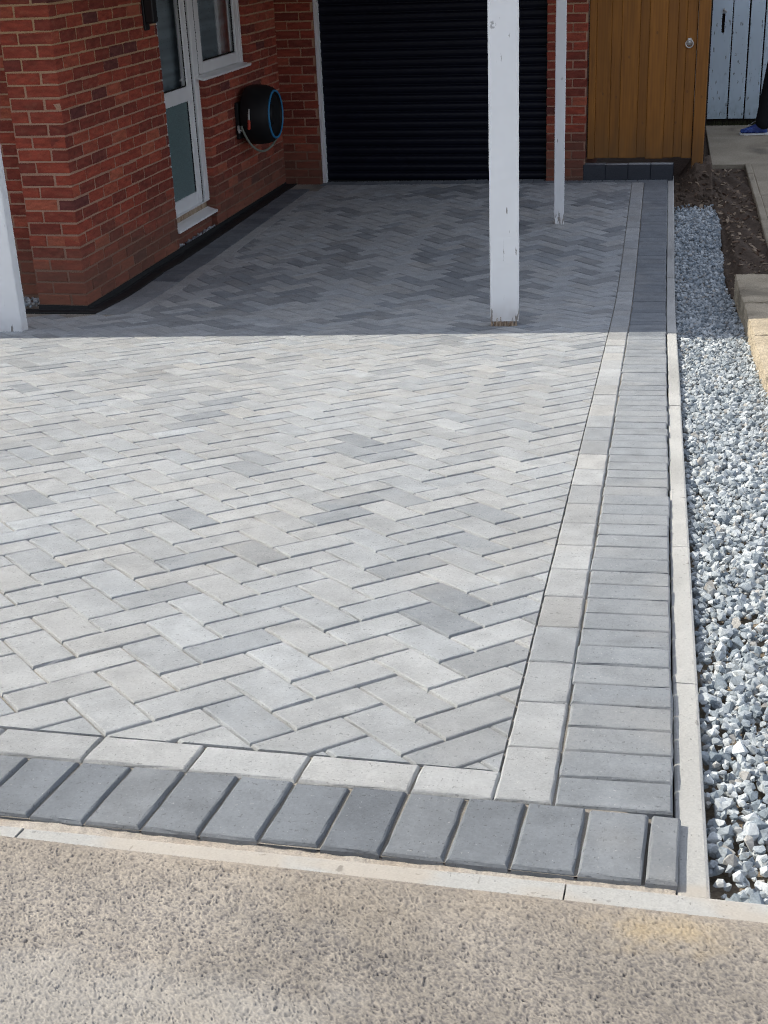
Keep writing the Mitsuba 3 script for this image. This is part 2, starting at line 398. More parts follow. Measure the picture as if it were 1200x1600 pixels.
def paver_mesh(c, u, w, L, W, ch=.0034, fine=False):
    """block paver, centre c, long axis u (2d), short axis w, with a worn bevel round its top"""
    hl, hw = L / 2 - JT, W / 2 - JT
    def ring(a, b, z, jit):
        n, m = (5, 3) if fine else (1, 1)
        P = [(x, -b) for x in np.linspace(-a, a, n + 1)[:-1]] + [(a, y) for y in np.linspace(-b, b, m + 1)[:-1]] \
            + [(x, b) for x in np.linspace(a, -a, n + 1)[:-1]] + [(-a, y) for y in np.linspace(b, -b, m + 1)[:-1]]
        P = np.array(P, float)
        if jit:
            P += rng.normal(0, jit, P.shape)
        return np.c_[P, np.full(len(P), z)]
    j = .0007 if fine else 0
    R = [ring(hl, hw, -.05, 0), ring(hl, hw, -.0070, j), ring(hl - ch * .8, hw - ch * .8, -.0016, j), ring(hl - ch * 1.45, hw - ch * 1.45, 0, j)]
    n = len(R[0])
    v = np.vstack(R + [[[0, 0, 0]]])
    f = []
    for a in range(3):
        for k in range(n):
            l = (k + 1) % n
            f += [[a * n + k, a * n + l, (a + 1) * n + l], [a * n + k, (a + 1) * n + l, (a + 1) * n + k]]
    for k in range(n):
        f.append([3 * n + k, 3 * n + (k + 1) % n, len(v) - 1])
    x = np.asarray(c)[None] + v[:, :1] * np.asarray(u)[None] + v[:, 1:2] * np.asarray(w)[None]
    f = np.array(f)
    if u[0] * w[1] - u[1] * w[0] < 0:
        f = f[:, ::-1]
    return (np.c_[x, v[:, 2]], f)

# region of the herringbone
XD = -0.305                                          # light border, inner edge
H0, H1 = front(0, .103), front(-6, .103)
def leftx(y):                                        # light border beside the house
    return HC[0] + math.sin(WA) * (y - HC[1]) + .405
YFAR = lambda x: 9.42 - .036 * (x + 1.2) - .215       # dark row before the garage
A45 = 0.1026
U2, V2 = np.array([.70711, -.70711]), np.array([.70711, .70711])
PHC = np.array([-1.109, -.2545])                     # centre of one paver of the pattern
dark_spots = np.array([(-1.395,.738),(-1.256,.422),(-1.138,.422),(-1.996,.9),(-1.401,1.315),(-1.401,1.446),(-1.806,2.048),(-1.829,2.194),(-1.791,2.418),(-1.678,2.145),(-1.01,1.002),(-1.103,1.587),(-1.112,1.73),(-.957,1.539),(-.961,1.655),(-.965,1.776),(-1.086,1.604),(-.969,.971),(-.933,.818),(-.833,1.044),(-.548,.901),(-.541,.618),(-.81,3.285),(-.636,3.293),(-.543,2.117),(-1.164,2.875),(-.528,.176),(-.531,.026),(-.536,-.097),(-1.224,-.561),(-1.152,-.615),(-.928,-.574),(-.852,-.524),(-.697,.137)])
very_dark = {10, 13, 15, 17, 26, 27, 28}
dark_tree = cKDTree(dark_spots)
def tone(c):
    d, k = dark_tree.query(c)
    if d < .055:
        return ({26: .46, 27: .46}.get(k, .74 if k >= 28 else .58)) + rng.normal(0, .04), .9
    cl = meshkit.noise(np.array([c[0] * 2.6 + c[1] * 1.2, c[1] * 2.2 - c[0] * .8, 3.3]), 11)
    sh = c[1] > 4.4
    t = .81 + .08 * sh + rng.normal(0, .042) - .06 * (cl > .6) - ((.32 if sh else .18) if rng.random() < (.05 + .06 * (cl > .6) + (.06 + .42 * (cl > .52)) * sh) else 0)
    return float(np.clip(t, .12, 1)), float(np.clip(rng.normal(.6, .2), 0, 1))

def in_view(x, y, mx=180):
    q, z = px(np.array([x, y, float(gz(x, y))]))
    return z[0] > .2 and -mx < q[0, 0] < 1200 + mx and q[0, 1] < 1850
pavers = []
cells = {}
for a in range(-110, 111):
    for b in range(-110, 111):
        s = (a + b) % 4
        if s not in (0, 2):
            continue
        # lattice cell (a, b) counted from the low corner of the reference paver
        o = PHC - U2 * A45 - V2 * A45 / 2 + U2 * A45 * a + V2 * A45 * b
        c = o + (U2 * A45 + V2 * A45 / 2 if s == 0 else U2 * A45 / 2 + V2 * A45)
        u, w = (U2, V2) if s == 0 else (V2, U2)
        x, y = c
        if not (-5.6 < x < XD + .12 and -1.1 < y < 9.6) or not in_view(x, y, 330):
            continue
        dist = [XD - x, (c - H0) @ FN, YFAR(x) - y]
        if y > 4.85:
            dist.append(x - leftx(y))
        if min(dist) < -.115:
            continue
        near = shown(np.c_[c[0] + np.array([-.05, .05]), c[1] + np.array([-.05, .05]), gz(c[0], c[1]) * np.ones(2)]) > 500
        if min(dist) > .118 and not (4.6 < y < 4.98 and x < leftx(5) + .12):
            m = paver_mesh(c, u, w, 2 * A45, A45, fine=near)
        else:
            v0 = VF(paver_mesh(c, u, w, 2 * A45, A45))[0][:-1]
            man = m3.Manifold.hull_points(v0)
            cuts = [((-1, 0, 0), -XD + JT), ((FN[0], FN[1], 0), H0 @ FN + JT), ((-.036, -1, 0), None)]
            man = man.trim_by_plane((-1, 0, 0), -(XD - JT))
            man = man.trim_by_plane((FN[0], FN[1], 0), H0 @ FN + JT)
            man = man.trim_by_plane((-.036 / 1.00065, -1 / 1.00065, 0), -(YFAR(0.0)) / 1.00065 + JT)
            if y > 4.88 and x > leftx(y) - .2 and x < leftx(y) + .2:
                if c[1] < 5.0:
                    man = man.trim_by_plane((DF[0], DF[1], 0), float(np.dot(DF[:2], [leftx(5.0), 5.0])) + JT) if x > leftx(y) else man.trim_by_plane((-DV[0], -DV[1], 0), -float(np.dot(DV[:2], HC[:2] - DV[:2] * .118)) + JT)
                else:
                    man = man.trim_by_plane((DF[0], DF[1], 0), float(np.dot(DF[:2], [leftx(5.0), 5.0])) + JT)
            elif y > 4.8 and x < leftx(y):
                man = man.trim_by_plane((-DV[0], -DV[1], 0), -float(np.dot(DV[:2], HC[:2] - DV[:2] * .118)) + JT)
            if man.is_empty() or man.volume() < 8e-6:
                continue
            m = VF(man)
        v, f = m
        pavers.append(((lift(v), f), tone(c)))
add_many('driveway__paver', pavers, 'paver', 'driveway__far_paver')

# dark headers and light stretchers along the right, the front and the house
headers, lights = [], []
P1, P2 = .1016, .2032
Y0 = -.7931
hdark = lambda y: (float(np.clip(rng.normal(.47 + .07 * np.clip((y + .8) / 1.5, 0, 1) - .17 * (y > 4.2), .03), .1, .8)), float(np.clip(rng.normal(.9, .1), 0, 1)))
YEND = 9.34
k = 0
while Y0 + (k + 1) * P1 < YEND:
    yc = Y0 + (k + .5) * P1
    L = .2005 + rng.normal(0, .0016)
    m = paver_mesh((-.1008 + rng.normal(0, .0012), yc), (1, 0), (0, 1), L, P1, fine=yc < 4)
    headers.append(((lift(m[0]), m[1]), hdark(yc)))
    k += 1
k = 0
lt = {3: .62, 4: .66, 6: .92, 8: .72, 9: .66, 12: .60, 13: .58}
while Y0 + (k + 1) * P2 < YEND - .1:
    yc = Y0 + (k + .5) * P2
    m = paver_mesh((-.2535, yc), (0, 1), (1, 0), P2, .1025, fine=yc < 4)
    lights.append(((lift(m[0]), m[1]), (float(np.clip(lt.get(k, rng.normal(.84, .07)), 0, 1)), float(np.clip(rng.normal(.4, .2), 0, 1)))))
    k += 1
PF = .10341
for k in range(-24, 10):
    a = (k - 9.5) * PF
    c = front(a, -.1025)
    m = paver_mesh(c, FN, FD, .2035 + rng.normal(0, .002), PF - .003, fine=k > -6)
    headers.append(((lift(m[0]), m[1]), (float(np.clip(rng.normal(.34, .03), .1, .8)), float(np.clip(rng.normal(.85, .1), 0, 1)))))
c = front(.5 * PF * .5, -.1025)
m = paver_mesh(front(.026, -.1025), FN, FD, .2035, .051, fine=True)
headers.append(((lift(m[0]), m[1]), (.40, .7)))
for k in range(14):
    a1 = XD + .04 - k * .2078
    c = front(a1 - .1039, .0515)
    if k == 0:
        c = front(a1 - .0735, .0515)
        m = paver_mesh(c, FD, FN, .1470, .1015, fine=True)
    else:
        c = front(a1 - .147 - (k - .5) * .2078 + k * .2078, .0515) if False else front(XD + .04 - .147 - (k - .5) * .2078, .0515)
        m = paver_mesh(c, FD, FN, .2060, .1015, fine=k < 9)
    lights.append(((lift(m[0]), m[1]), (float(np.clip(rng.normal(.88, .05), 0, 1)), float(np.clip(rng.normal(.3, .15), 0, 1)))))
s = -.118                                               # beside the house, from the corner to the garage
hs = []
while s < 4.0:
    c = HC + DV * (s + .051) + DF * .2035
    m = paver_mesh(c[:2], DF[:2], DV[:2], .199, P1)
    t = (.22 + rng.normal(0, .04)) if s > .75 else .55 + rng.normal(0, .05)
    headers.append(((lift(m[0]), m[1]), (float(np.clip(t, .1, 1)), .7)))
    s += P1
s = -.118
while s < 3.9:
    c = HC + DV * (s + .1016) + DF * .354
    m = paver_mesh(c[:2], DV[:2], DF[:2], P2, .1015)
    lights.append(((lift(m[0]), m[1]), (float(np.clip(rng.normal(.84, .06), 0, 1)), .4)))
    s += P2
xx = -3.1
while xx < -.21:                                        # dark row before the garage and the gate step
    c = np.array([xx + .05, YFAR(xx) + .105])
    m = paver_mesh(c, (0.036, .99935), (.99935, -.036), .199, P1)
    headers.append(((lift(m[0]), m[1]), (float(np.clip(rng.normal(.30, .05), .1, .8)), .7)))
    xx += P1
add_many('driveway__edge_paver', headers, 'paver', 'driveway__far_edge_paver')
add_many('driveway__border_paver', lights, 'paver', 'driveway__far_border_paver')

def drape(poly_fn, xs, ys, dz, wob=0.0):
    def zf(X, Y):
        z = gz(X, Y) + dz
        if wob:
            z = z + (meshkit.fbm(np.stack([X * 60, Y * 60, 0 * X], -1), 2) - .5) * wob
        return z
    v, f = grid(xs, ys, zf)
    return (v, f)
v, f = grid(np.linspace(0, 1, 70), np.linspace(0, 1, 150), lambda X, Y: 0 * X)
yy = -.80386 - .205 + v[:, 1] * 10.4
xw = -5.6 + v[:, 0] * 5.599
yy = np.where(yy < 0, front(0, 0)[1] + (xw - FG[0]) * math.tan(FA) - .204 + v[:, 1] * 10.4, yy)
bed = np.c_[xw, yy, gz(xw, yy) - .0085 - .02 * (xw > -.02)]
add('driveway', (bed, f), 'joint_sand', kind='structure')
v, f = grid(np.linspace(-2.6, .0, 420), np.linspace(0, 1, 10), lambda X, Y: 0 * X)
yb = FG[1] + (v[:, 0] - FG[0]) * math.tan(FA) - .198 - v[:, 1] * .030
zz = gz(v[:, 0], yb) - .0125 - .002 * np.clip((v[:, 0] + .8) / .5, -1.2, 1) + (meshkit.fbm(np.c_[v[:, 0] * 40, yb * 60, 0 * yb], 3) - .5) * .008 - .005 * v[:, 1]
add('driveway__mortar_haunch', (np.c_[v[:, 0], yb, zz], f[:, ::-1]), 'mortar_haunch', smooth=True)

# ------------------------------------------------------------------ concrete edging
def edging(key, P, Q, w, side, joints, top, depth=.14):
    """bullnosed edging units from P to Q; top is the step relative to the drive"""
    P, Q = np.array(P, float), np.array(Q, float)
    d = (Q - P) / np.linalg.norm(Q - P); nn = np.array([d[1], -d[0]]) * side
    cuts = [0] + joints + [np.linalg.norm(Q - P)]
    for a, b in zip(cuts[:-1], cuts[1:]):
        n = max(2, int((b - a) / .06))
        ss = np.linspace(a + .0014, b - .0014, n)
        prof = np.array([(0, -depth), (0, -.006), (.0015, -.002), (.006, 0), (w - .006, 0), (w - .0015, -.002), (w, -.006), (w, -depth)])
        off = rng.normal(0, .0009); dz = rng.normal(0, .0012)
        v = []
        for s_ in ss:
            for (o, z) in prof:
                xy = P + d * s_ + nn * (o + off)
                v.append([xy[0], xy[1], gz(xy[0], xy[1]) + (top(xy[1]) if callable(top) else top) + z + dz + rng.normal(0, .0003)])
        m = len(prof); f = []
        for i_ in range(n - 1):
            for j_ in range(m - 1):
                f += [[i_ * m + j_, (i_ + 1) * m + j_, (i_ + 1) * m + j_ + 1], [i_ * m + j_, (i_ + 1) * m + j_ + 1, i_ * m + j_ + 1]]
        f += [[0, j_, j_ + 1] for j_ in range(1, m - 1)]
        o_ = (n - 1) * m
        f += [[o_, o_ + j_ + 1, o_ + j_] for j_ in range(1, m - 1)]
        f = np.array(f)
        add(key, (np.array(v), f if side < 0 else f[:, ::-1]), 'concrete')
tag('concrete_edging', 'long pale concrete edging strip between the dark drive border and the gravel', 'edging')
edging('concrete_edging__unit', (.0015, -1.018), (.0015, 9.46), .051, 1, [1.706 - .914 + .0, 1.706, 2.62, 3.534, 4.448, 5.362, 6.276, 7.19, 8.104, 9.018], lambda y: float(np.interp(y, [-1, .6, 1.4, 5], [-.0185, -.015, -.0105, -.008])))
tag('concrete_edging_001', 'pale concrete edging strip between the road and the dark front row', 'edging')
e0, e1 = np.array([-4.5, ROADY(-4.5) + .060]), np.array([1.8, ROADY(1.8) + .060])
Lf = np.linalg.norm(e1 - e0)
jx = (-.1645 - e0[0]) / (e1[0] - e0[0]) * Lf
edging('concrete_edging_001__unit', e0, e1, .060, 1, [jx - 3.656, jx - 2.742, jx - 1.828, jx - .914, jx, jx + .914], -.0125)

# ------------------------------------------------------------------ brickwork
def btone():
    return (float(rng.random()), float(rng.random()))
def courses(to, rows, spans, start, depth=.1025, z0=ZB, back=0.0):
    """stretcher bond: spans(z, k) gives open runs along the wall, start(k) where the bond begins"""
    out = []
    for k in range(rows):
        za, zb = z0 + .075 * k + .0065, z0 + .075 * (k + 1) - .0045
        for (a, b) in spans((za + zb) / 2, k):
            x = start(k)
            while x > a:
                x -= .225
            while x < b:
                l, r = max(x + rng.normal(0, .0015), a), min(x + .2145 + rng.normal(0, .0015), b)
                if r - l > .03:
                    e = .0006 + abs(rng.normal(0, .0011)) + back
                    m = cbox([l, za + rng.normal(0, .0008), -depth + e], [r, zb + rng.normal(0, .0012), e], .0035, .0011)
                    out.append((to(m), btone()))
                x += .225
    return out
def mortar_boxes(to, boxes):
    return join([(to(trimesh.creation.box(bounds=[b[0], b[1]])), (0, 0)) for b in boxes])[0]

OPL, OPR, OPW, ZS = 1.613, 2.452, 3.522, 1.176
tag('brick_house', 'red brick house with a white glazed door and window facing the drive', 'house')
# wall beside the drive
def side_spans(z, k):
    first = 0.0 if k % 2 == 0 else .0
    return [(0, OPL), (OPR, 4.306)] if z < ZS else [(0, OPL), (OPW, 4.306)]
sw = courses(side_f, 30, lambda z, k: [(0, OPL)], lambda k: 0.0 if k % 2 == 0 else -.1125)
sw += courses(side_f, 30, lambda z, k: [(OPR, 4.306)] if z < ZS else [(OPW, 4.306)], lambda k: (OPR if ZB + .075 * k < ZS - .04 else OPW) - (0 if k % 2 == 0 else .1125))
# odd courses show the end of the front stretcher at the corner
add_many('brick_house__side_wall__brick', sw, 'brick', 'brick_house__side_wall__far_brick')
ZT = 2.32
add('brick_house__side_wall', mortar_boxes(side_f, [([.003, -.25, -.1], [OPL - .006, ZT, -.0024]), ([OPR + .006, -.25, -.1], [4.31, ZS - .004, -.0024]),
    ([OPW + .006, ZS - .004, -.1], [4.31, ZT, -.0024])]), 'mortar')
pl = courses(side_f, 2, lambda z, k: [(OPL + .004, OPR - .004)], lambda k: .06 * k, back=-.045, z0=.03)
add_many('brick_house__door_plinth__brick', pl, 'brick', 'brick_house__door_plinth__far_brick')
add('brick_house__door_plinth', mortar_boxes(side_f, [([OPL, -.25, -.12], [OPR, .178, -.0475])]), 'mortar')
# pier at the corner
def pier_spans(z, k):
    return [(-.3375, 0.0 - (.1125 if k % 2 == 0 else 0))]
pf = courses(front_f, 30, pier_spans, lambda k: -.3275 if k % 2 == 0 else -.215)
add_many('brick_house__corner_pier__brick', pf, 'brick', 'brick_house__corner_pier__far_brick')
add('brick_house__corner_pier', mortar_boxes(front_f, [([-.3345, -.25, -.3], [-.006, ZT, -.0024])]), 'mortar')
# wall set back behind the left post
BK = -.225
def rec_spans(z, k):
    return [(-2.6, -.3375)]
rw = courses(front_f, 30, rec_spans, lambda k: -.3375 - .215 if k % 2 == 0 else -.3375 - .1025, back=BK)
add_many('brick_house__recessed_wall__brick', rw, 'brick', 'brick_house__recessed_wall__far_brick')
add('brick_house__recessed_wall', mortar_boxes(front_f, [([-2.6, -.25, BK - .1], [-.333, ZT, BK - .0024])]), 'mortar')
# out of sight: the mass of the house that keeps daylight out
hp = Polygon([(-9, 5.35), (-3.75, 5.35), (-3.70, 6.6), (-3.95, 6.7), (-3.83, 9.25), (-3.56, 9.3), (-3.55, 15), (-9, 15)])
add('brick_house__inner_mass', (lambda m: (m.vertices + [0, 0, -.3], m.faces))(trimesh.creation.extrude_polygon(hp, 2.6, engine='earcut')), 'dark_timber')
add('brick_house__upper_storey', trimesh.creation.box(bounds=[[-9, 5.4, 2.48], [-3.6, 15, 5.2]]), 'brick')

# glazed door and window in the wall (s, z, outwards)
def sbx(a, b, c=.003):
    return side_f(cbox(a, b, c))
def rect_frame(s0, s1, z0, z1, wl, wr, wb, wt, e0, e1, c=.003):
    return join([(sbx([s0, z0, e0], [s0 + wl, z1, e1], c), (0, 0)), (sbx([s1 - wr, z0, e0], [s1, z1, e1], c), (0, 0)),
                 (sbx([s0 + wl, z0, e0], [s1 - wr, z0 + wb, e1 - .001], c), (0, 0)), (sbx([s0 + wl, z1 - wt, e0], [s1 - wr, z1, e1 - .001], c), (0, 0))])[0]
DT = 2.2
tag('brick_house__door', 'white framed glazed door with a mid rail')
add('brick_house__door__frame', rect_frame(OPL + .004, OPR + .004, .262, DT, .07, .088, .004, .07, -.12, -.050), 'upvc')
add('brick_house__door__sash', join([(rect_frame(OPL + .075, 2.354, .268, DT - .07, .10, .10, .095, .1, -.12, -.070, .005), (0, 0)),
     (sbx([OPL + .175, 1.042, -.118], [2.262, 1.148, -.0705], .005), (0, 0))])[0], 'upvc')
add('brick_house__door__pane', side_f(trimesh.creation.box(bounds=[[1.79, 1.146, -.0905], [2.264, DT - .17, -.0865]])), 'window_glass')
add('brick_house__door__lower_pane', side_f(trimesh.creation.box(bounds=[[1.79, .362, -.095], [2.264, 1.044, -.0865]])), 'frosted')
add('brick_house__door__gasket', join([(sbx([2.2525, 1.148, -.0865], [2.262, 2.03, -.0775], .001), (0, 0)), (sbx([1.79, 1.148, -.0865], [2.2525, 1.157, -.0775], .001), (0, 0)),
     (sbx([2.2525, .363, -.0865], [2.262, 1.042, -.0775], .001), (0, 0)), (sbx([2.354, .262, -.11], [2.3675, DT - .07, -.0695], .0005), (0, 0))])[0], 'black_plastic')
add('brick_house__door__threshold', sbx([OPL + .004, .178, -.14], [OPR - .002, .260, -.078], .004), 'rotten_wood')
v, f = cbox([OPL + .012, .168, -.078], [OPR + .01, .186, .008], .003)
v[:, 1] += np.clip(-v[:, 2] + .008, 0, .1) * .30
add('brick_house__door__sill', side_f((v, f)), 'upvc')
def blind(s0, s1, z0, z1, e):
    ps = []
    z = z0
    while z < z1:
        v, f = cbox([s0, z, e - .002], [s1, z + .0236, e + .002], .0006)
        v[:, 2] += (v[:, 1] - z) * .06
        ps.append((side_f((v, f)), (0, 0)))
        z += .024
    return join(ps)[0]
add('brick_house__door__blind', blind(1.70, 2.80, 1.09, 2.15, -.17), 'blind')
add('brick_house__window', rect_frame(2.372, OPW - .002, ZS + .014, DT, .10, .05, .012, .06, -.12, -.0485), 'upvc', label='white framed window beside the glazed door')
add('brick_house__window__sash', rect_frame(2.4735, OPW - .0535, ZS + .03, DT - .065, .118, .075, .085, .1, -.115, -.055, .005), 'upvc')
add('brick_house__window__gasket', join([(sbx([2.59, ZS + .115, -.084], [2.599, 2.03, -.0735], .001), (0, 0)), (sbx([3.384, ZS + .115, -.084], [3.394, 2.03, -.0735], .001), (0, 0)),
     (sbx([2.599, ZS + .1145, -.084], [3.384, ZS + .125, -.0735], .001), (0, 0)), (sbx([2.463, ZS + .03, -.1], [2.4715, 2.13, -.0478], .0005), (0, 0))])[0], 'black_plastic')
add('brick_house__window__pane', side_f(trimesh.creation.box(bounds=[[2.58, ZS + .112, -.0885], [3.40, DT - .16, -.0845]])), 'window_glass')
add('brick_house__window__blind', blind(2.82, 4.0, ZS + .02, 2.15, -.16), 'blind')
v, f = cbox([2.40, ZS - .008, -.06], [OPW + .028, ZS + .010, .012], .003)
v[:, 1] += np.clip(-v[:, 2] + .012, 0, .1) * .25
add('brick_house__window__sill', side_f((v, f)), 'upvc')

# ------------------------------------------------------------------ garage
tag('brick_garage', 'red brick garage with a dark ribbed roller door at the head of the drive', 'garage')
def gar(a, b):
    return gar_f(trimesh.creation.box(bounds=[a, b]))
lp = courses(gar_f, 30, lambda z, k: [(0.0, .351)], lambda k: 0.0 if k % 2 else -.1125, z0=.033)
add_many('brick_garage__left_pier__brick', lp, 'brick', 'brick_garage__left_pier__far_brick')
add('brick_garage__left_pier', gar([-.1, -.25, -.21], [.346, ZT, -.0024]), 'mortar')
rp_ = courses(gar_f, 30, lambda z, k: [(2.398, 2.738)], lambda k: 2.398 if k % 2 else 2.398 - .1125, z0=.033)
add_many('brick_garage__right_pier__brick', rp_, 'brick', 'brick_garage__right_pier__far_brick')
add('brick_garage__right_pier', gar([2.403, -.25, -.21], [2.733, ZT, -.0024]), 'mortar')
add('brick_garage__door_frame', gar_f(cbox([.352, .03, -.10], [.384, 2.2, -.012], .002)), 'upvc', label='thin white strip up the left side of the roller door')
sl = np.array([(0, 0), (.004, .0035), (.012, .009), (.026, .0135), (.040, .0145), (.054, .0125), (.064, .007), (.0668, .001), (.070, -.003), (.0755, -.003)])
n_s = 30
for k in range(n_s):
    za = .072 + .0755 * k
    prof = np.vstack([np.c_[sl[:, 0] + za, sl[:, 1] - .085], [[za + .0755, -.10], [za, -.10]]])
    n_ = len(prof)
    v = np.vstack([np.c_[np.full(n_, x), prof] for x in (.36, 2.44)])
    f = []
    for j in range(n_):
        l = (j + 1) % n_
        f += [[j, n_ + j, n_ + l], [j, n_ + l, l]]
    add('brick_garage__roller_door__slat', gar_f((v, np.array(f))), 'shutter')
add('brick_garage__roller_door__bottom_rail', gar_f(cbox([.36, .030, -.104], [2.44, .0715, -.068], .004)), 'black_plastic')
add('brick_garage__roller_door', gar_f(trimesh.creation.box(bounds=[[.34, .03, -.13], [2.46, 2.34, -.106]])), 'dark_timber', label='dark navy roller door of narrow ribbed slats')
gp = Polygon([(-3.58, 9.72), (-.72, 9.62), (-.66, 15), (-3.5, 15)])
add('brick_garage__inner_mass', (lambda m: (m.vertices + [0, 0, -.3], m.faces))(trimesh.creation.extrude_polygon(gp, 3.1, engine='earcut')), 'brick')

# ------------------------------------------------------------------ carport
tag('carport', 'white timber carport on flaking posts over the shaded part of the drive', 'carport')
CA = math.atan(.0868)
CD, CN = np.array([math.cos(CA), math.sin(CA), 0]), np.array([-math.sin(CA), math.cos(CA), 0])
def post(key, O, w, d, label, top=2.3, rot=True, c=.006):
    A, B = (CD, CN) if rot else (np.array([1., 0, 0]), np.array([0, 1., 0]))
    to = frame(O, A, B, UP)
    n = 60
    zs = np.linspace(0, top - O[2], n)
    ring = np.array([(c, 0), (w - c, 0), (w, c), (w, d - c), (w - c, d), (c, d), (0, d - c), (0, c)])
    v = np.vstack([np.c_[ring + rng.normal(0, .0005, ring.shape), np.full(8, z)] for z in zs])
    f = []
    for i_ in range(n - 1):
        for j in range(8):
            l = (j + 1) % 8
            f += [[i_ * 8 + j, i_ * 8 + l, (i_ + 1) * 8 + l], [i_ * 8 + j, (i_ + 1) * 8 + l, (i_ + 1) * 8 + j]]
    f += [[0, j + 1, j] for j in range(1, 7)]
    m = to((v, np.array(f)))
    cx = (O + A * w * .48)[0]
    return add(key, m, 'post_paint', uv=(float(O[2]), float(cx)), label=label)
P1O = np.array([-.960, 4.492, .168])
k1 = post('carport__post', P1O, .158, .10, 'thick white post with a split rotten foot in the middle of the drive')
sp = []
for k in range(46):                                   # broken fibres of the rotten foot
    a = rng.uniform(.004, .154); b = rng.uniform(.0, .012) if k % 3 else rng.uniform(0, .09)
    h = rng.uniform(.012, .05); w = rng.uniform(.003, .008); lean = rng.normal(0, .006)
    base = P1O + CD * a + CN * b; base[2] = gz(base[0], base[1]) - .01
    top_ = base + CD * lean + UP * (h + .022)
    sp.append((hull([base + CD * w, base - CD * w, base + CN * w, base - CN * w, top_ + CD * w * .5, top_ - CD * w * .4, top_ + CN * w * .4]), (0, 0)))
add('carport__post__rotten_foot', join(sp)[0], 'rotten_wood')
post('carport__post', np.array([-.856, 7.66, .02]), .077, .075, 'thin white post nearest the garage', c=.003)
post('carport__post', np.array([-3.655, 4.255, .10]) - CD * .158 + 0 * CN, .158, .10, 'white post at the left edge before the house')
ze, zr = 2.31, 2.46
y_edge = 4.512
ro = np.array([-.9, y_edge, 0])
rpoly = [ro + CD * -8.2, ro + CD * .22]
rp2 = Polygon([tuple(rpoly[0][:2]), tuple(rpoly[1][:2]), (-.66, 9.7), (-9, 9.7)])
add('carport__roof', (lambda m: (m.vertices + [0, 0, ze], m.faces))(trimesh.creation.extrude_polygon(rp2, zr - ze, engine='earcut')), 'roof_board')

# ------------------------------------------------------------------ channel drain round the foot of the house
tag('channel_drain', 'black plastic channel drain along the foot of the brick house', 'drain')
gr = []
def drain_run(P, d, o, L):
    P, d, o = np.array(P, float), np.array(d, float), np.array(o, float)
    n = int(L / .5) + 1
    for k in range(n):
        a, b = k * .5 + .001, min((k + 1) * .5, L) - .001
        if b - a < .05:
            continue
        ps = []
        c0 = P + d * (a + b) / 2 + o * .05
        to = frame(np.array([P[0], P[1], 0]), d, o, UP)
        def drop(m):
            v, f = to(m)
            v = v.copy(); v[:, 2] += gz(v[:, 0], v[:, 1]) + .003
            return (v, f)
        ps.append((drop(cbox([a, .004, -.05], [b, .018, 0], .002)), (0, 0)))
        ps.append((drop(cbox([a, .088, -.05], [b, .102, 0], .002)), (0, 0)))
        ps.append((drop(cbox([a, .016, -.06], [b, .090, -.0035], .001)), (0, 0)))
        x = a + .006
        while x < b - .012:
            ps.append((drop(cbox([x, .018, -.02], [x + .010, .088, -.002], .001)), (0, 0)))
            x += .022
        add('channel_drain__grating', join(ps)[0], 'drain_plastic')
drain_run((HC + DF * .002)[:2].tolist() + [0], DV, DF, 4.30)
drain_run((HC - DV * .002 + DF * .104)[:2].tolist() + [0], -DF, -DV, 2.6)
cover = join([(side_f(cbox([-.002, -.1, .0], [4.3, ZB + .004, .006], .001)), (0, 0)), (front_f(cbox([-.34, -.1, .0], [.006, ZB + .004, .006], .001)), (0, 0))])[0]
add('channel_drain__upstand', cover, 'drain_plastic')

# ------------------------------------------------------------------ gravel
def rock_protos(n=14, pts=13):
    out = []
    for _ in range(n):
        d = rng.normal(size=(pts, 3)); d /= np.linalg.norm(d, axis=1, keepdims=True)
        d *= rng.uniform(.75, 1.1, (pts, 1))
        h = hull(d)
        out.append((np.array(h.vertices), np.array(h.faces)))
    return out
PROT = rock_protos()
def scatter(points, radii, flat=(.55, .85)):
    vs, fs, us, n = [], [], [], 0
    for P, r in zip(points, radii):
        v, f = PROT[rng.integers(len(PROT))]
        s_ = np.array([1.0, rng.uniform(.62, .95), rng.uniform(*flat)]) * r
        Q = trimesh.transformations.random_rotation_matrix(rng.random(3))[:3, :3] if rng.random() < .45 else trimesh.transformations.euler_matrix(rng.normal(0, .4), rng.normal(0, .4), rng.uniform(0, 6.3))[:3, :3]
        w = (v * s_) @ Q.T + P
        vs.append(w); fs.append(f + n); n += len(w)
        us.append(np.tile([rng.random() ** 1.1, rng.random()], (len(w), 1)))
    return (np.vstack(vs), np.vstack(fs)), np.vstack(us)
def gright(y):                                         # right limit of the gravel
    return np.interp(y, [-1.1, 2.4, 4.3, 5.0, 5.6, 6.0, 6.6, 7.2, 7.9, 8.3, 8.5], [.62, .43, .42, .415, .40, .385, .372, .392, .388, .372, .34])
pts, rad = [], []
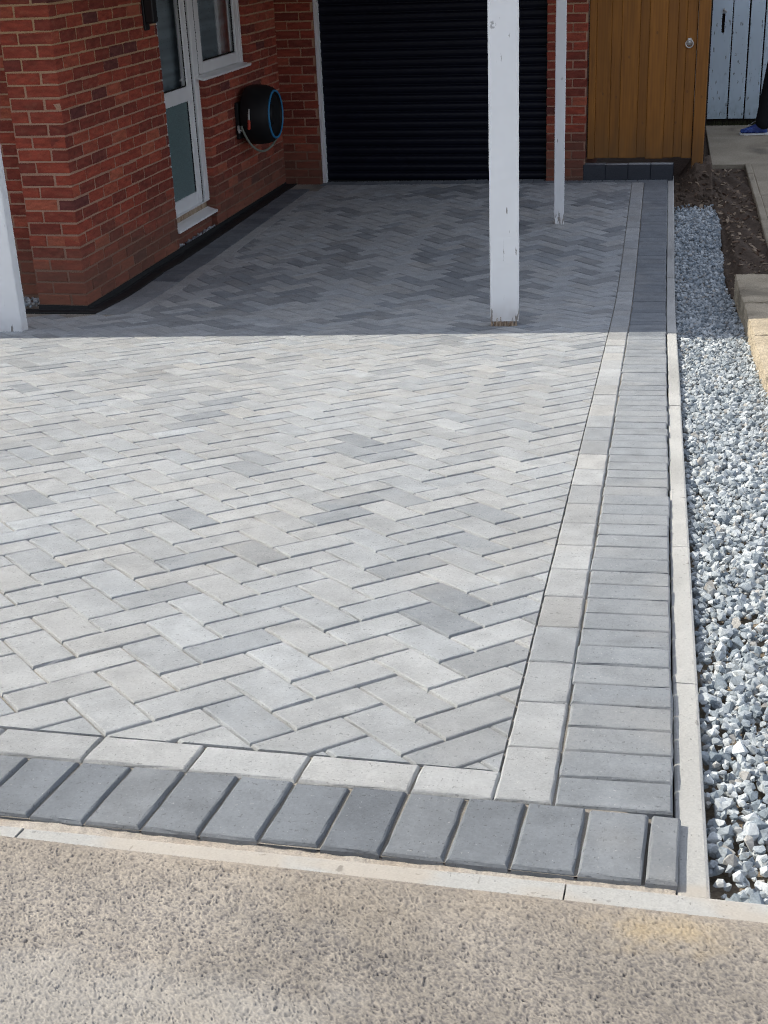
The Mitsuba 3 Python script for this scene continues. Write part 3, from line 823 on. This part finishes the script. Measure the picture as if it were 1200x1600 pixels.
for lay in range(2):
    sp_ = .0170 if lay == 0 else .0215
    for y in np.arange(-1.05, 8.46, sp_):
        for x in np.arange(.056, .66, sp_):
            xx, yy_ = x + rng.normal(0, .006), y + rng.normal(0, .006)
            r = float(np.clip(rng.lognormal(math.log(.0118), .34), .006, .023)) if True else 0
            wob = .022 * (meshkit.noise(np.array([yy_ * 7., 0, 0]), 5) - .5)
            if xx < .050 + r * .55 or xx > gright(yy_) + wob or not in_view(xx, yy_, 130) or yy_ < ROADY(xx) + .062 + r:
                continue
            dens = 1.0
            if yy_ < -.90 and xx < .078 + .02 * rng.random():
                dens = .12
            if (xx - .195) ** 2 / .0028 + (yy_ - .215) ** 2 / .003 < 1:
                dens = .25 if lay == 0 else .1
            if yy_ > 8.2:
                dens = .75 - 2 * (yy_ - 8.2)
            if lay == 1:
                dens *= .8
            if rng.random() > dens:
                continue
            pts.append([xx, yy_, gz(0, yy_) - .054 + (.014 if lay else 0) + rng.normal(0, .004) + .012 * (xx - .05)])
            rad.append(r)
gm, guv = scatter(np.array(pts), rad)
add('gravel', gm, 'gravel_stone', uv=guv, kind='stuff', label='loose blue grey angular gravel filling the strip beside the drive', category='gravel')
v, f = grid(np.linspace(.05, 1.2, 30), np.linspace(-1.03, 8.6, 260), lambda X, Y: gz(0 * X, Y) - .074 + (meshkit.fbm(np.stack([X * 14, Y * 14, 0 * X], -1), 3) - .5) * .018)
add('gravel_bed', (v, f), 'gravel_bed', smooth=True, kind='structure')
# a few stones caught between house and drain
pts, rad = [], []
for k in range(90):
    s_ = rng.uniform(OPL + .01, OPR - .02); P = HC + DV * s_ + DF * rng.uniform(-.040, -.008)
    pts.append([P[0], P[1], .048 + rng.uniform(0, .02)]); rad.append(rng.uniform(.008, .015))
for k in range(90):
    P = HC + DF * rng.uniform(-.60, -.345) - DV * rng.uniform(-.21, -.01)
    pts.append([P[0], P[1], gz(P[0], P[1]) + .012 + rng.uniform(0, .02)]); rad.append(rng.uniform(.010, .018))
gm, guv = scatter(np.array(pts), rad)
add('gravel_patch', gm, 'gravel_stone', uv=guv, kind='stuff', label='pale chippings caught between the brick wall and the black drain', category='gravel')

# ------------------------------------------------------------------ earth, path and old blocks on the right
def soil_z(X, Y):
    z = gz(0 * X, Y) - .045 + (meshkit.fbm(np.stack([X * 13, Y * 13, 0 * X], -1), 4) - .5) * .05
    z = z - .06 * np.clip((gright(Y) + .01 - X) / .03, 0, 1) * np.clip((8.45 - Y) / .25, 0, 1)
    z = z + .17 * np.clip((X - .10) / .12, 0, 1) * np.clip((.42 - X) / .06, 0, 1) * np.clip((Y - 8.75) / .45, 0, 1)
    z = z + .095 * np.clip((X - .43) / .06, 0, 1) * np.clip((Y - 5.9) / .5, 0, 1) * np.clip((10.2 - Y) / .6, 0, 1)
    z = np.where(X > .37, np.minimum(z, .030 + .012 * np.sin(X * 40 + Y * 9)), z)
    z = np.where(Y > 9.7, np.minimum(z, .02), z)
    return z
add('soil', grid(np.linspace(.052, .70, 70), np.linspace(5.5, 13.2, 400), soil_z), 'earth', smooth=True, kind='structure', label='bare dark soil strip strewn with bark chips')
cp = []
for k in range(260):
    x = rng.uniform(.40, .69); y = rng.uniform(5.9, 10.1)
    if k > 215:
        x, y = rng.uniform(.06, .40), rng.uniform(8.35, 9.3)
    z = soil_z(np.array([[x]]), np.array([[y]]))[0, 0] + .006
    L = rng.uniform(.006, .026); w = L * rng.uniform(.25, .5)
    R_ = trimesh.transformations.euler_matrix(rng.normal(0, .4), rng.normal(0, .4), rng.uniform(0, 6.3))[:3, :3]
    v, f = cbox([-L, -w, -.003], [L, w, .003], .002, .002)
    cp.append(((v @ R_.T + [x, y, z], f), (float(rng.random() ** 1.6), 0.)))
m, uv = join(cp)
add('bark_chips', m, 'bark_chip', uv=uv, kind='stuff', label='pale and brown bark chips scattered over the dark soil', category='bark chips')
# clods between gravel and gate
cl = []
for k in range(60):
    x, y = rng.uniform(.07, .42), rng.uniform(8.45, 9.2)
    cl.append(([x, y, soil_z(np.array([[x]]), np.array([[y]]))[0, 0]], rng.uniform(.012, .045)))
m, uv = scatter(np.array([c_[0] for c_ in cl]), [c_[1] for c_ in cl])
add('clods', m, 'earth', uv=uv, kind='stuff', label='lumps of brown earth before the timber gate', category='soil')

tag('path', kind='structure')
PZ = .06
def slab(key, x0, x1, y0, y1, z=PZ, th=.12, mat='path_concrete'):
    add(key, cbox([x0, y0, z - th], [x1, y1, z + rng.normal(0, .002)], .006, .001), mat)
slab('path__slab', .392, 1.25, 10.165, 12.62, PZ, .16)
slab('path__slab', 1.254, 2.4, 10.165, 12.62, PZ, .16)
for a, b in ((10.16, 9.62), (9.615, 7.70), (7.695, 5.9)):
    slab('path__slab', .742, 1.5, b, a)
for a, b in ((10.16, 9.64), (9.635, 8.70), (8.695, 7.70), (7.695, 6.75), (6.745, 5.9)):
    slab('path__edging', .686, .738, b, a, PZ + .008, .2, 'path_concrete')

tag('block_wall', 'low row of weathered buff concrete blocks beside the gravel', 'wall')
for k, (a, b, w0) in enumerate(((5.80, 4.868, .0), (4.858, 3.93, .004), (3.92, 2.98, -.004), (2.97, 2.0, .0))):
    n1, n2, n3 = 34, 18, 12
    bx = trimesh.creation.box(bounds=[[0, 0, 0], [1, 1, 1]])
    man = m3.Manifold.cube((.42, a - b, .40)).refine_to_length(.016)
    v, f = VF(man)
    c_ = np.array([.21, (a - b) / 2, .20]); hsz = np.array([.21, (a - b) / 2, .20])
    d = (v - c_) / hsz
    n_near = (np.abs(d) > .9).sum(1)
    v = c_ + (v - c_) * (1 - .018 * np.clip((np.abs(d) - .86) / .14, 0, 1).sum(1, keepdims=True) / 2 * (n_near[:, None] > 1))
    v += (meshkit.fbm(v[:, None, :] * 38 + np.array([k * 7., 0, 0]), 4)[:, 0, None] - .5) * np.array([.018, .010, .011])
    x = .415 + w0 + v[:, 0]; y = b + v[:, 1]
    z = gz(0 * x, y) + np.interp(y, [2.0, 2.9, 4.0, 4.9, 5.8], [.01, .028, .062, .088, .098]) - .40 + v[:, 2] + (.006 if k == 0 else 0)
    add('block_wall__block', (np.c_[x, y, z], f), 'old_concrete', smooth=40)

# ------------------------------------------------------------------ timber gate with its step
tag('timber_gate', 'golden brown boarded timber gate with a ring handle beside the garage', 'gate')
bt = [2.752, 2.812, 2.936, 3.019, 3.170, 3.247, 3.396, 3.481, 3.552, 3.636]
for k in range(9):
    a, b = bt[k], bt[k + 1]
    e = -.042 + (.012 if k == 0 else 0)
    cxw = (GC + DF * (a + b) / 2)[0]
    zb = .262 + rng.normal(0, .003) - (.006 if k == 0 else 0)
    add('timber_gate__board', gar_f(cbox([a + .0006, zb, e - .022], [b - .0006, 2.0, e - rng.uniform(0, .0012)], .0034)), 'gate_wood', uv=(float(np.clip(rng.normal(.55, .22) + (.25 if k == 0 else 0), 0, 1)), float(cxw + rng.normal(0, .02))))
add('timber_gate__backing', gar_f(cbox([2.745, .27, -.075], [3.64, 2.0, -.0655], .002)), 'dark_timber')
add('timber_gate__rail', join([(gar_f(cbox([2.76, z_, -.12], [3.63, z_ + .1, -.0755], .004)), (.4, 0)) for z_ in (.36, 1.1, 1.85)])[0], 'gate_wood', uv=(.4, 0.))
add('timber_gate__post', gar_f(cbox([3.642, -.2, -.11], [3.738, 2.05, -.020], .005)), 'gate_wood', uv=(.38, float((GC + DF * 3.7)[0])), label='brown timber gate post, darker at its foot')
LZ = 1.205
lat = frame(GC + DF * 3.578 + UP * LZ - DV * (-.042), DF, UP, -DV)
th = np.linspace(0, 2 * np.pi, 33)
ringm = tube(np.stack([.030 * np.cos(th), -.012 + .030 * np.sin(th), np.full(33, .014)], -1), .0055, 8)
add('timber_gate__ring_handle', join([(lat(ringm), (0, 0)), (lat(lathe([(0, 0), (.026, 0), (.028, .003), (.024, .006), (.012, .009), (.010, .016), (0, .018)], 24)), (0, 0)),
     (lat(cbox([-.018, .010, 0], [.018, .034, .02], .005)), (0, 0))])[0], 'steel', smooth=30, label='round metal ring handle')
tag('gate_step', 'dark blue grey brick step under the timber gate', 'step')
for k in range(4):
    a = 2.722 + k * .193
    add('gate_step__brick', gar_f(cbox([a + .001, -.1, -.10], [a + .192, .214 + rng.normal(0, .0015), .004 + rng.normal(0, .0012)], .004, .0006)), 'blue_brick', uv=(.5 + .15 * float(rng.random()), 0.))

tag('side_fence', 'dark timber fence running back behind the gate post', 'fence')
sf = np.array([GC + DF * 3.742 - DV * .02])[0]
add('side_fence__panel', join([(frame([.296, 9.36 + k * .148, 0], [0.028, .9996, 0], [-.9996, .028, 0], UP)(cbox([0, 0, -.1], [.144, .02, 1.9], .003)), (0, 0)) for k in range(22)])[0], 'dark_timber')

# ------------------------------------------------------------------ pale blue board fence at the back
tag('board_fence', 'pale blue painted board fence with flaking paint at the far right', 'fence')
bx_ = [.398, .618, .792, .948, 1.118, 1.30, 1.48, 1.66]
slot0, slot1, sz0, sz1 = .505, .536, 1.0, 1.195
FY = 12.7
for k in range(len(bx_) - 1):
    a, b = bx_[k] + .007, bx_[k + 1] - .007
    zb = .118
    if k == 0:                                         # the board with the slot is cut through
        pg = sbox(a, zb, b, 1.95).difference(sbox(slot0, sz0, slot1, sz1))
        m = trimesh.creation.extrude_polygon(pg, .022, engine='earcut')
        v = np.array(m.vertices); v = np.c_[v[:, 0], FY + .022 - v[:, 2], v[:, 1]]
        m = (v, np.array(m.faces))
    else:
        v, f = cbox([a, FY, zb + rng.normal(0, .004)], [b, FY + .022, 1.95], .003)
        v[:, 0] += (v[:, 2] > 1) * rng.normal(0, .004)
        m = (v, f)
    add('board_fence__board', m, 'blue_paint', uv=(float(rng.random()), 0.))
add('board_fence__rail', join([(cbox([.36, FY + .03, z_], [1.7, FY + .075, z_ + .09], .003), (0, 0)) for z_ in (.3, 1.55)])[0], 'dark_timber')
add('board_fence__latch', join([(tube([[.512, FY - .004, 1.225], [.522, FY - .02, 1.235], [.540, FY - .018, 1.215], [.548, FY - .01, 1.205]], [.006, .008, .008, .005], 8), (0, 0)), (cbox([.508, FY - .006, 1.2], [.528, FY + .001, 1.245], .002), (0, 0))])[0], 'grey_plastic', label='small lever above the slot')
add('board_fence__backing', cbox([.36, FY + .10, -.1], [1.8, FY + .12, 2.0], .002), 'dark_timber')
gs = []
for k in range(260):
    x = rng.uniform(.39, 1.6); y = FY - rng.uniform(.0, .06); h = rng.uniform(.02, .075)
    l = rng.normal(0, .015)
    gs.append((hull([[x - .004, y, .03], [x + .004, y, .03], [x, y + .004, .03], [x + l, y - abs(l), .05 + h]]), (float(rng.random()), 0.)))
m, uv = join(gs)
add('grass', m, 'grass', uv=uv, kind='stuff', label='dark tufts of grass along the foot of the blue fence', category='grass')

# ------------------------------------------------------------------ wall light
tag('wall_light', 'black box shaped wall light beside the glazed door', 'wall light')
add('wall_light__back_plate', sbx([1.372, 1.612, .0005], [1.452, 1.95, .016], .003), 'black_metal')
add('wall_light__lamp_body', join([(sbx([1.378, 1.66, .016], [1.458, 1.90, .078], .006), (0, 0)), (sbx([1.370, 1.90, .010], [1.466, 1.915, .088], .003), (0, 0)), (sbx([1.386, 1.655, .024], [1.450, 1.66, .070], .001), (0, 0))])[0], 'black_metal')

# ------------------------------------------------------------------ hose reel on the wall
tag('hose_reel', 'black wall mounted hose reel with a blue rim beside the garage', 'hose reel')
hr = frame(HC + DV * 3.28 + UP * .805, DV, UP, DF)
add('hose_reel__drum', hr(lathe([(0, .002), (.10, .002), (.10, .03), (.195, .032), (.222, .045), (.236, .075), (.238, .15), (.232, .21), (.218, .25), (.198, .275), (.176, .280), (.170, .262), (.08, .255), (.07, .27), (0, .272)], 48)), 'black_plastic', smooth=35)
ra = np.linspace(0, 2 * np.pi, 65)
add('hose_reel__rim', hr(tube(np.stack([.186 * np.cos(ra), .186 * np.sin(ra), np.full(65, .280)], -1), .0085, 8)), 'blue_plastic', smooth=40, label='blue rim round the open end')
la = np.radians(np.linspace(188, 352, 40))
add('hose_reel__hose', hr(tube(np.stack([.255 * np.cos(la), -.02 + .275 * np.sin(la), np.linspace(.06, .262, 40)], -1), .009, 8)), 'hose_rubber', smooth=40, label='loop of grey hose hanging below the drum')
add('hose_reel__nozzle', join([(hr(tube([[-.245, .075, .135], [-.252, .03, .132], [-.252, -.01, .13]], [.006, .008, .010], 10)), (0, 0))])[0], 'grey_plastic', smooth=40)
add('hose_reel__nozzle_grip', hr(tube([[-.252, -.01, .13], [-.253, -.05, .128], [-.253, -.078, .126], [-.251, -.085, .126]], [.011, .013, .013, .009], 10)), 'red_plastic', smooth=40, label='red nozzle grip on the side of the drum')
add('hose_reel__tap_connector', join([(hr(tube([[-.235, -.06, .03], [-.25, -.085, .035], [-.252, -.115, .04]], [.010, .012, .007], 8)), (0, 0)), (hr(tube([[-.25, -.085, .03], [-.235, -.10, .06]], [.006, .005], 8)), (0, 0))])[0], 'grey_plastic', smooth=40)
add('hose_reel__bracket', hr(cbox([-.22, -.17, .0005], [-.10, .12, .03], .006)), 'black_plastic')

# ------------------------------------------------------------------ person at the right edge
tag('person', 'person in black trousers and a blue trainer stepping across the path by the blue fence', 'person')
def flesh(chains, res=.03, it=8):
    ms = []
    for ch in chains:
        for (p, r), (q_, r2) in zip(ch[:-1], ch[1:]):
            a = trimesh.creation.icosphere(2, r); b = trimesh.creation.icosphere(2, r2)
            ms.append(m3.Manifold.hull_points(np.vstack([a.vertices + p, b.vertices + q_])))
    man = m3.Manifold.batch_boolean(ms, m3.OpType.Add).refine_to_length(res)
    v, f = VF(man)
    t = trimesh.Trimesh(v, f, process=False)
    trimesh.smoothing.filter_taubin(t, iterations=it)
    return t
A_ = lambda *q: np.array(q, float)
PY = 11.95
hipL, hipR = A_(1.075, PY, .90), A_(1.105, PY - .16, .90)
legs = [[(hipL, .11), (A_(1.005, PY + .01, .50), .092), (A_(.955, PY, .19), .085)], [(hipR, .095), (A_(1.14, PY - .15, .50), .072), (A_(1.30, PY - .15, .20), .058)],
        [(hipL, .10), (hipR, .10)], [(hipL, .1), (A_(1.09, PY - .08, 1.02), .125)], [(hipR, .1), (A_(1.09, PY - .08, 1.02), .125)]]
add('person__trousers', flesh(legs), 'trouser', smooth=True)
body = [[(A_(1.09, PY - .08, 1.0), .125), (A_(1.08, PY - .08, 1.2), .135), (A_(1.07, PY - .08, 1.40), .10), (A_(1.06, PY - .08, 1.50), .055), (A_(1.05, PY - .08, 1.60), .06)]]
for sgn in (-1, 1):
    sh = A_(1.07, PY - .08 + sgn * .18, 1.40); el = A_(1.16 - sgn * .03, PY - .08 + sgn * .23, 1.13); wr = A_(1.16 - sgn * .03, PY - .08 + sgn * .22, .91)
    body.append([(A_(1.07, PY - .08, 1.38), .08), (sh, .062), (el, .045), (wr, .030)])
    for k, fl in enumerate((.085, .095, .09, .075)):
        kn = wr + A_(-.012 + .018 * (k - 1.5), 0, -.085)
        body.append([(wr + A_(.006 * (k - 1.5), 0, -.02), .017), (kn, .011), (kn + A_(-.012, 0, -fl * .45), .009), (kn + A_(-.028, 0, -fl * .8), .008)])
    body.append([(wr + A_(-.01, 0, -.02), .016), (wr + A_(-.042, 0, -.055), .011), (wr + A_(-.052, 0, -.09), .009)])
add('person__top', flesh(body, .012, 5), 'dark_top', smooth=True)
hd = trimesh.creation.icosphere(4, 1.0); v = hd.vertices * [.098, .076, .118]
v[:, 0] -= .022 * np.exp(-((v[:, 1] / .014) ** 2 + ((v[:, 2] + .012) / .024) ** 2)) * (v[:, 0] < 0)
v[:, 0] += .010 * np.exp(-(((np.abs(v[:, 1]) - .03) / .014) ** 2 + ((v[:, 2] - .012) / .012) ** 2)) * (v[:, 0] < 0)
v[:, 0] += .006 * np.exp(-((v[:, 1] / .024) ** 2 + ((v[:, 2] + .055) / .005) ** 2)) * (v[:, 0] < 0)
add('person__head', (v + [1.045, PY - .08, 1.68], hd.faces), 'skin', smooth=True)
hh = trimesh.creation.icosphere(3, 1.0); v = hh.vertices * [.108, .086, .126]
add('person__hair', (v[:, :] + [1.062, PY - .08, 1.70], hh.faces[(hh.vertices[hh.faces].mean(1)[:, 2] > -.1) & (hh.vertices[hh.faces].mean(1)[:, 0] > -.55)]), 'hair', smooth=True)
def shoe(key, x0, y, lift_=0.0, label=None):
    out = []
    for (dx, w, h, z0) in ((0.012, .030, .030, .022), (.05, .044, .040, .022), (.10, .046, .060, .022), (.16, .040, .085, .022), (.22, .038, .095, .022), (.275, .034, .088, .022)):
        th_ = np.linspace(0, np.pi, 9)
        out.append(np.c_[np.full(9, dx), w * np.cos(th_), z0 + h * np.sin(th_) ** .7])
    segs = [m3.Manifold.hull_points(np.vstack([out[i_], out[i_ + 1]])) for i_ in range(len(out) - 1)]
    man = m3.Manifold.batch_boolean(segs, m3.OpType.Add).refine_to_length(.012)
    v, f = VF(man); t = trimesh.Trimesh(v, f, process=False); trimesh.smoothing.filter_taubin(t, iterations=6)
    o = np.array([x0, y, PZ + lift_])
    k_ = add(key, (t.vertices + o, t.faces), 'shoe_blue', smooth=True, label=label)
    so = Polygon([(.0, 0), (.012, .030), (.05, .047), (.11, .048), (.2, .040), (.28, .036), (.295, 0), (.28, -.036), (.2, -.040), (.11, -.048), (.05, -.047), (.012, -.030)]).buffer(.003)
    m = trimesh.creation.extrude_polygon(so, .016, engine='earcut')
    add(k_ + '__sole', (np.array(m.vertices) + o, m.faces), 'white_rubber')
    lc = [[.075 + .02 * k, -.02 * (-1) ** k, .085 + .012 * k] for k in range(6)]
    add(k_ + '__lace', (lambda q_: (q_[0] + o, q_[1]))(tube(lc, .003, 6)), 'grey_plastic')
shoe('person__shoe', .715, PY, 0, 'blue trainer with a white sole')
shoe('person__shoe', 1.16, PY - .15, .01)
